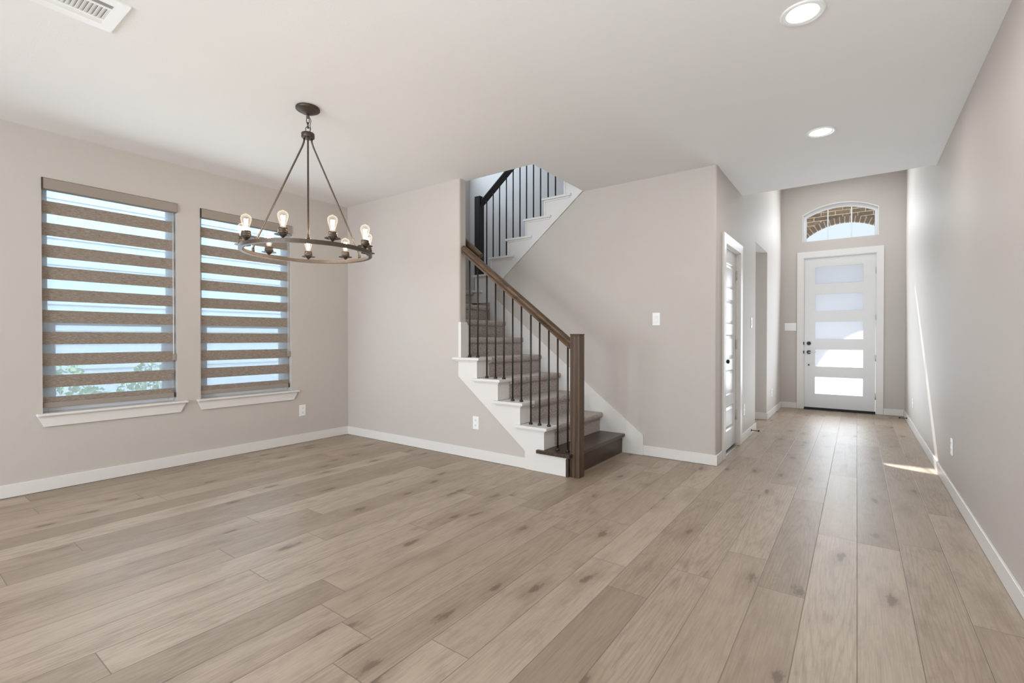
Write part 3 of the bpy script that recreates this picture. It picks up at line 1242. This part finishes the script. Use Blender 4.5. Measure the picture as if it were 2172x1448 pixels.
# thin raised fascia under each upper tread end and vertical trim at each riser
for n in range(10, 16):
    m = MB()
    xr_ = min(ux(n+1)+.095, -2.392)
    if n == 10:
        m.prism([(ux(n)-.022, yc-.046), (xr_, yc-.046), (xr_, yc+.10), (-3.863, yc+.10), (-3.863, 4.632), (ux(n)-.022, 4.632)], uz(n)-.024, uz(n), 'xy', .003)
    else:
        m.box(ux(n)-.022, xr_, yc-.046, yc+.10, uz(n)-.024, uz(n), .003)
    t = m.build('upper_tread_return', MAT['trim'], ST)
    m = MB()
    m.box(ux(n)+.0005, min(ux(n+1)+.075, -2.392), yc-.030, y2-.0005, uz(n)-.042, uz(n)-.0245, .003)
    m.box(ux(n)+.0005, ux(n)+.022, yc-.027, y2-.0005, uz(n-1)+.001, uz(n)-.0425, .002)
    m.build('return_trim', MAT['trim'], t)
    m = MB()
    m.box(ux(n) if n > 10 else -3.863, min(ux(n+1)+.02, xo-.005), yc+.117, yd-.002, uz(n)-.13, uz(n), .012, 3)
    m.build('upper_carpeted_step', MAT['carpet'], ST)
    if n > 10:
        m = MB()
        m.box(ux(n), ux(n)+.018, yc+.0005, yc+.1165, uz(n-1)+.0005, uz(n)-.0245)
        m.build('upper_riser_board', MAT['trim'], ST)
m = MB()
m.box(-4.03, -3.775, yc-.046, yc+.005, 9*RISE-.022, 9*RISE+.003, .003)
m.build('landing_return', MAT['trim'], ST)

# ------------------------------------------------------------------ lower railing
YRL = 3.556
RL = thing('stair_railing', (-1.9, YRL, 0), 'brown wood handrail with black balusters and square newel on the lower flight', 'railing')
nx0, nx1, ny0, ny1 = -1.947, -1.857, 3.511, 3.600
m = MB()
m.box(nx0, nx1, ny0, ny1, 0.001, 1.183, .004, 2)
m.box(nx0+.004, nx1-.004, ny0+.004, ny1-.004, 1.183, 1.187)
npst = m.build('newel_post', MAT['wood'], RL)
MB().box(nx0-.001, nx1+.001, ny0-.001, ny1+.001, 1.187, 1.200, .003).build('newel_cap', MAT['wood_x'], npst)
RSL = .768


def rail_z(x):
    """centre height of the lower handrail"""
    return 1.108+RSL*(-1.953-x)


PROF = [(-.022, -.036), (.022, -.036), (.024, -.022), (.018, -.014), (.026, -.004), (.031, .008), (.030, .020), (.022, .031), (.010, .036),
        (-.010, .036), (-.022, .031), (-.030, .020), (-.031, .008), (-.026, -.004), (-.018, -.014), (-.024, -.022)]
xh0, xh1 = nx0+.0005, xs+.001
m = MB()
m.sweep(PROF, (xh1, YRL, rail_z(xh1)), (xh0, YRL, rail_z(xh0)), (0, 0, 1))
m.build('handrail', MAT['wood_x'], RL)


def baluster(x, y, z0, z1, parent, mat, name='baluster'):
    m = MB()
    m.tube([(x, y, z0), (x, y, z1)], .0078, 10)
    b = m.build(name, mat, parent)
    MB().lathe([(.0001, 0), (.017, 0), (.018, .006), (.015, .014), (.010, .020), (.0079, .021)], x, y, 16, z0+.0005).build('baluster_shoe', mat, b)
    return b


bx_ = [-1.992, -2.091, -2.181, -2.276, -2.370, -2.473, -2.571, -2.672, -2.772, -2.877, -2.990, -3.095]
bk_ = [1, 1, 2, 2, 2, 3, 3, 4, 4, 4, 5, 5]
for x, k in zip(bx_, bk_):
    baluster(x, YRL, k*RISE+.0005, rail_z(x)-.042, RL, MAT['iron'])

# upper railing
RU = thing('stair_railing', (-3.91, 4.68, 9*RISE), 'black handrail, balusters and newel on the upper flight under the ceiling opening', 'railing')
m = MB()
m.box(-3.955, -3.866, 4.635, 4.724, 9*RISE+.003, 2.945, .004, 2)
m.box(-3.951, -3.870, 4.639, 4.720, 2.945, 2.949)
m.box(-3.956, -3.865, 4.634, 4.725, 2.949, 2.962, .003)
m.build('newel_post', MAT['black_wood'], RU)
USL = .767


def urail_z(x):
    return 2.878+USL*(x+3.866)


m = MB()
m.sweep(PROF, (-3.866, 4.68, urail_z(-3.866)), (-2.2, 4.68, urail_z(-2.2)), (0, 0, 1))
m.build('handrail', MAT['black_wood'], RU)
for x in [-3.777, -3.673, -3.573, -3.468, -3.367, -3.266, -3.171, -3.073, -2.975, -2.873, -2.775]:
    n = 10
    while x > ux(n+1)-.018 and n < 15:
        n += 1
    baluster(x, 4.665, uz(n)+.0005, urail_z(x)-.038, RU, MAT['black'])

# wall handrail behind the stub wall
WR = thing('wall_handrail', (-3.3, 3.64, 2.1), 'short wooden handrail end on the inner side of the stub wall', 'handrail')
m = MB()
y_ = 3.668
m.sweep(PROF, (-3.95, y_, 2.045+RSL*(.90)), (-3.05, y_, 2.045-.07), (0, 0, 1))
rl = m.build('rail', MAT['wood_x'], WR)
for x in (-3.35, -3.85):
    zz = 1.975+RSL*(-3.05-x)
    m = MB()
    m.tube([(x, yb2+.001, zz-.07), (x, yb2+.03, zz-.07), (x, y_, zz-.05), (x, y_, zz-.03)], .006, 8)
    m.cyl((x, yb2+.0005, zz-.07), (x, yb2+.006, zz-.07), .022, 16)
    m.build('bracket', MAT['iron'], WR)

# ------------------------------------------------------------------ chandelier
cx, cy = -3.053, 1.827
CH = thing('chandelier', (cx, cy, H), 'bronze ring chandelier with nine clear bulbs hanging from the ceiling', 'chandelier')
A0 = math.radians(-30.9)
CR = .408
m = MB()
m.lathe([(.0001, 0), (.076, 0), (.078, -.004), (.078, -.014), (.074, -.018), (.070, -.020), (.045, -.034), (.020, -.042), (.012, -.044), (.0001, -.044)], cx, cy, 40, H)
m.build('canopy', MAT['bronze_dark'], CH)
m = MB()
m.cyl((cx, cy, H-.043), (cx, cy, H-.058), .009, 12)
m.tube([(cx+.009*math.cos(t)*math.cos(A0+PI/2), cy+.009*math.cos(t)*math.sin(A0+PI/2), H-.062+.009*math.sin(t)) for t in [2*PI*i/16 for i in range(16)]], .0028, 8, closed=True)
m.build('hang_loop', MAT['bronze_dark'], CH)


def link(zc, hh, ww, ang):
    m = MB()
    pts = []
    for i in range(24):
        t = 2*PI*i/24
        u = ww*math.cos(t)
        v = hh*math.copysign(abs(math.sin(t))**.8, math.sin(t))
        pts.append((cx+u*math.cos(ang), cy+u*math.sin(ang), zc+v))
    m.tube(pts, .0026, 8, closed=True)
    m.build('chain_link', MAT['bronze_dark'], CH)


link(H-.086, .022, .0095, A0+1.2)
link(H-.119, .022, .0095, A0+1.2+PI/2)
link(H-.150, .022, .0145, A0+PI/2)
m = MB()
pts = []
for i in range(22):
    t = i/21
    bul = math.sin(t*PI)*.024*(.75+.25*math.sin(t*9))
    pts.append((cx+bul*math.cos(A0+PI/2)+.004, cy+bul*math.sin(A0+PI/2), H-.05-t*.125))
m.tube(pts, .0022, 6)
m.build('supply_cord', MAT['cord'], CH)
zh1, zh0 = 2.568, 2.534
m = MB()
m.lathe([(.0001, zh1), (.010, zh1), (.040, zh1-.001), (.0425, zh1-.004), (.0425, zh0+.003), (.040, zh0), (.0001, zh0)], cx, cy, 36)
m.build('hub', MAT['bronze_dark'], CH)
zr0, zr1 = 1.741, 1.765
m = MB()
ro, ri = .420, .397
prof = [(ri, zr0), (ro, zr0), (ro, zr1), (ri, zr1), (ri, zr0)]
m.lathe(prof, cx, cy, 96, smooth=False)
m.build('ring', MAT['bronze'], CH)
for k in range(3):
    a = A0+math.radians(120*k)
    ca, sa = math.cos(a), math.sin(a)
    pr = [(.028, zh0+.004), (.028, zh0-.016), (.031, zh0-.028), (.042, zh0-.055), (CR-.022, zr1+.075), (CR-.006, zr1+.045), (CR, zr1+.022), (CR, zr1-.002)]
    m = MB()
    m.tube([(cx+r*ca, cy+r*sa, z) for r, z in pr], .0060, 10)
    m.tube([(cx+CR*ca, cy+CR*sa, zr1-.001), (cx+CR*ca, cy+CR*sa, zr1+.028)], .0095, 12)
    m.build('support_rod', MAT['bronze'], CH)
for k in range(9):
    a = A0+math.radians(20+40*k)
    px, py = cx+CR*math.cos(a), cy+CR*math.sin(a)
    z = zr1-.001
    m = MB()
    m.lathe([(.0001, 0), (.0065, 0), (.0065, .008), (.012, .010), (.016, .016), (.020, .018), (.024, .026), (.0255, .030), (.029, .033), (.029, .045),
             (.027, .046), (.027, .048), (.0275, .050), (.0265, .062), (.0235, .063), (.0001, .063)], px, py, 28, z)
    sk = m.build('socket', MAT['bronze'], CH)
    m = MB()
    m.lathe([(.0235, .0255), (.040, .0225), (.049, .0215), (.0495, .0235), (.040, .0255), (.0285, .0305), (.0235, .0300)], px, py, 32, z)
    m.build('drip_plate', MAT['bronze'], sk)
    m = MB()
    m.lathe([(.0125, .060), (.0130, .066), (.0165, .080), (.0215, .098), (.0275, .118), (.0305, .134), (.0300, .146), (.0255, .156), (.0165, .163), (.0070, .166), (.0040, .170), (.0001, .171)], px, py, 28, z)
    bl = m.build('light_bulb', MAT['bulb_glass'], CH)
    m = MB()
    for j in range(4):
        b = 2*PI*j/4+.5
        m.tube([(px+.0045*math.cos(b), py+.0045*math.sin(b), z+.078), (px+.0105*math.cos(b), py+.0105*math.sin(b), z+.136)], .0042, 8)
    m.build('filament', MAT['filament'], bl)
    m = MB()
    m.tube([(px, py, z+.062), (px, py, z+.082)], [.006, .0035], 10)
    m.build('bulb_stem', MAT['bulb_glass'], bl)
    glow(light('bulb_glow', 'POINT', (px, py, z+.105), 12.5, WARM, radius=.012))


# ------------------------------------------------------------------ recessed lights and ceiling vent
def downlight(x, y, z, power, label, shown=True, color=NEUT):
    r = thing('recessed_light', (x, y, z), label, 'ceiling light', 'recessed ceiling lights')
    m = MB()
    m.lathe([(.070, -.004), (.090, -.009), (.0965, -.004), (.0965, 0), (.070, 0), (.070, -.004)], x, y, 48, z)
    m.build('trim_ring', MAT['plastic'], r)
    m = MB()
    m.lathe([(.0001, -.0035), (.0695, -.0035), (.0695, -.001), (.0001, -.001)], x, y, 48, z)
    m.build('diffuser', MAT['led'], r)
    light('downlight_beam', 'AREA', (x, y, z-.012), power, color, (0, 0, -1), .14, shape='DISK')
    return r


downlight(-.221, 2.70, H, 7, 'round white recessed ceiling light nearest the camera')
downlight(-.232, 4.335, H, 7, 'round white recessed ceiling light farther down the hall')

V = thing('ceiling_vent', (-2.966, .56, H), 'white ceiling air register with louvres above the window', 'air vent')
vx0, vx1, vy0, vy1 = -3.115, -2.800, .37, .778
m = MB()
panel(m, vx0, vx1, vy0, vy1, H-.008, H, [(vx0+.055, vx0+.092, vy0+.05, vy1-.05), (vx0+.102, vx1-.102, vy0+.05, vy1-.05), (vx1-.092, vx1-.055, vy0+.05, vy1-.05)], 'xy')
m.build('frame', MAT['plastic'], V)
MB().box(vx0+.05, vx1-.05, vy0+.045, vy1-.045, H-.0015, H-.0005).build('duct', MAT['black'], V)
m = MB()
n = 19
for i in range(n):
    y = vy0+.055+(vy1-vy0-.11)*i/(n-1)
    m.prism([(y-.009, H-.0085), (y-.0078, H-.0090), (y+.009, H-.0022), (y+.0078, H-.0018)], vx0+.102, vx1-.102, 'yz')
m.build('louvre_bank', MAT['plastic'], V)
for xa_, sg in ((vx0+.055, 1), (vx1-.092, -1)):
    m = MB()
    for i in range(4):
        x = xa_+.0065+.008*i
        m.prism([(x-.0042*sg, H-.0085), (x-.0032*sg, H-.0092), (x+.0046*sg, H-.0022), (x+.0036*sg, H-.0018)], vy0+.05, vy1-.05, 'xz')
    m.build('louvre_bank', MAT['plastic'], V)

# ------------------------------------------------------------------ outside
struct(panel(MB(), -14, 12, yg+.2, 26, -.2, -.1, [], 'xy').build('ground_front', MAT['concrete']), 'pale concrete porch and drive outside the front door', 'ground')
struct(panel(MB(), -14, xl-.16, -8, yg+.2, -.2, -.1, [], 'xy').build('ground_side', MAT['concrete']), 'side yard ground outside the two windows', 'ground')

# brick portico with an arched opening
PY, PXC, PZC, PRAD = 11.65, -.213, 2.491, .999
P = thing('brick_portico', (PXC, PY, -.1), 'brown brick porch wall with an arched opening outside the front door', 'porch')
ztop = 3.085+.84*(PY-yg-.15)
hw = .96
zsp = PZC+math.sqrt(PRAD**2-hw**2)
RO = PRAD+.115
m = MB()
spx = RO
n = 28
xsL = [PXC-hw-.115+(2*hw+.23)*i/n for i in range(n+1)]


def outer_z(x):
    return PZC+math.sqrt(max(RO*RO-(x-PXC)**2, .0))


m.box(-2.6, xsL[0], PY, PY+.10, -.1, ztop)
m.box(xsL[-1], 2.4, PY, PY+.10, -.1, ztop)
for i in range(n):
    a, b = xsL[i], xsL[i+1]
    m.prism([(a, outer_z(a)), (b, outer_z(b)), (b, ztop), (a, ztop)], PY, PY+.10, 'xz')
m.build('brick_wall', MAT['brick'], P)
m = MB()
tmax = math.acos(max(-1, min(1, hw/PRAD)))
nb = 32
for i in range(nb):
    t0 = tmax+(PI-2*tmax)*i/nb
    t1 = tmax+(PI-2*tmax)*(i+1)/nb
    g = .1*(t1-t0)
    q = [(PXC+r*math.cos(t), PZC+r*math.sin(t)) for r, t in ((PRAD, t0+g), (RO, t0+g), (RO, t1-g), (PRAD, t1-g))]
    m.prism(q, PY-.006, PY+.106, 'xz', .003)
m.build('arch_bricks', MAT['voussoir'], P)
m = MB()
for i in range(nb):
    t0 = tmax+(PI-2*tmax)*i/nb
    t1 = tmax+(PI-2*tmax)*(i+1)/nb
    q = [(PXC+r*math.cos(t), PZC+r*math.sin(t)) for r, t in ((PRAD+.006, t0), (RO, t0), (RO, t1), (PRAD+.006, t1))]
    m.prism(q, PY+.001, PY+.099, 'xz')
m.build('arch_mortar', MAT['mortar'], P)

# neighbouring house, fence and shrubs outside the two windows
NB = thing('neighbor_house', (-8.4, 2, -.1), 'pale lap-sided house wall outside the two windows', 'house')
m = MB()
n = 26
for i in range(n):
    z = -.1+i*.17
    m.prism([(-8.4, z), (-8.372, z), (-8.388, z+.175), (-8.4, z+.175)], -6, 10, 'xz')
m.build('siding', MAT['siding'], NB)
SH = []
lab = ['leafy garden shrub outside the larger window, toward the camera', 'leafy garden shrub outside the larger window, toward the corner']
for i, (sx, sy, sr) in enumerate([(-6.6, 1.2, .43), (-6.7, 2.13, .43)]):
    m = MB()
    for j in range(900):
        d = Vector((random.gauss(0, 1), random.gauss(0, 1), random.gauss(0, 1))).normalized()*sr*random.uniform(.55, 1.05)
        p = Vector((sx, sy, .48))+Vector((d.x*.8, d.y, d.z*1.0))
        if p.z < -.08:
            continue
        a = Vector((random.gauss(0, 1), random.gauss(0, 1), random.gauss(0, 1))).normalized()
        b = a.cross(Vector((random.gauss(0, 1), random.gauss(0, 1), random.gauss(0, 1)))).normalized()
        l_, w_ = random.uniform(.05, .09), random.uniform(.014, .024)
        m.face([p-a*l_*.5, p+b*w_, p+a*l_*.6, p-b*w_])
    r = thing('garden_shrub', (sx, sy, -.1), lab[i], 'shrub')
    m.build('foliage', MAT['leaf'], r)
    m = MB()
    for j in range(7):
        b = random.uniform(0, 2*PI)
        m.tube([(sx, sy, -.1), (sx+.12*math.cos(b), sy+.12*math.sin(b), .25), (sx+.3*math.cos(b), sy+.3*math.sin(b), .6)], [.014, .01, .005], 6)
    m.build('stems', MAT['fence'], r)
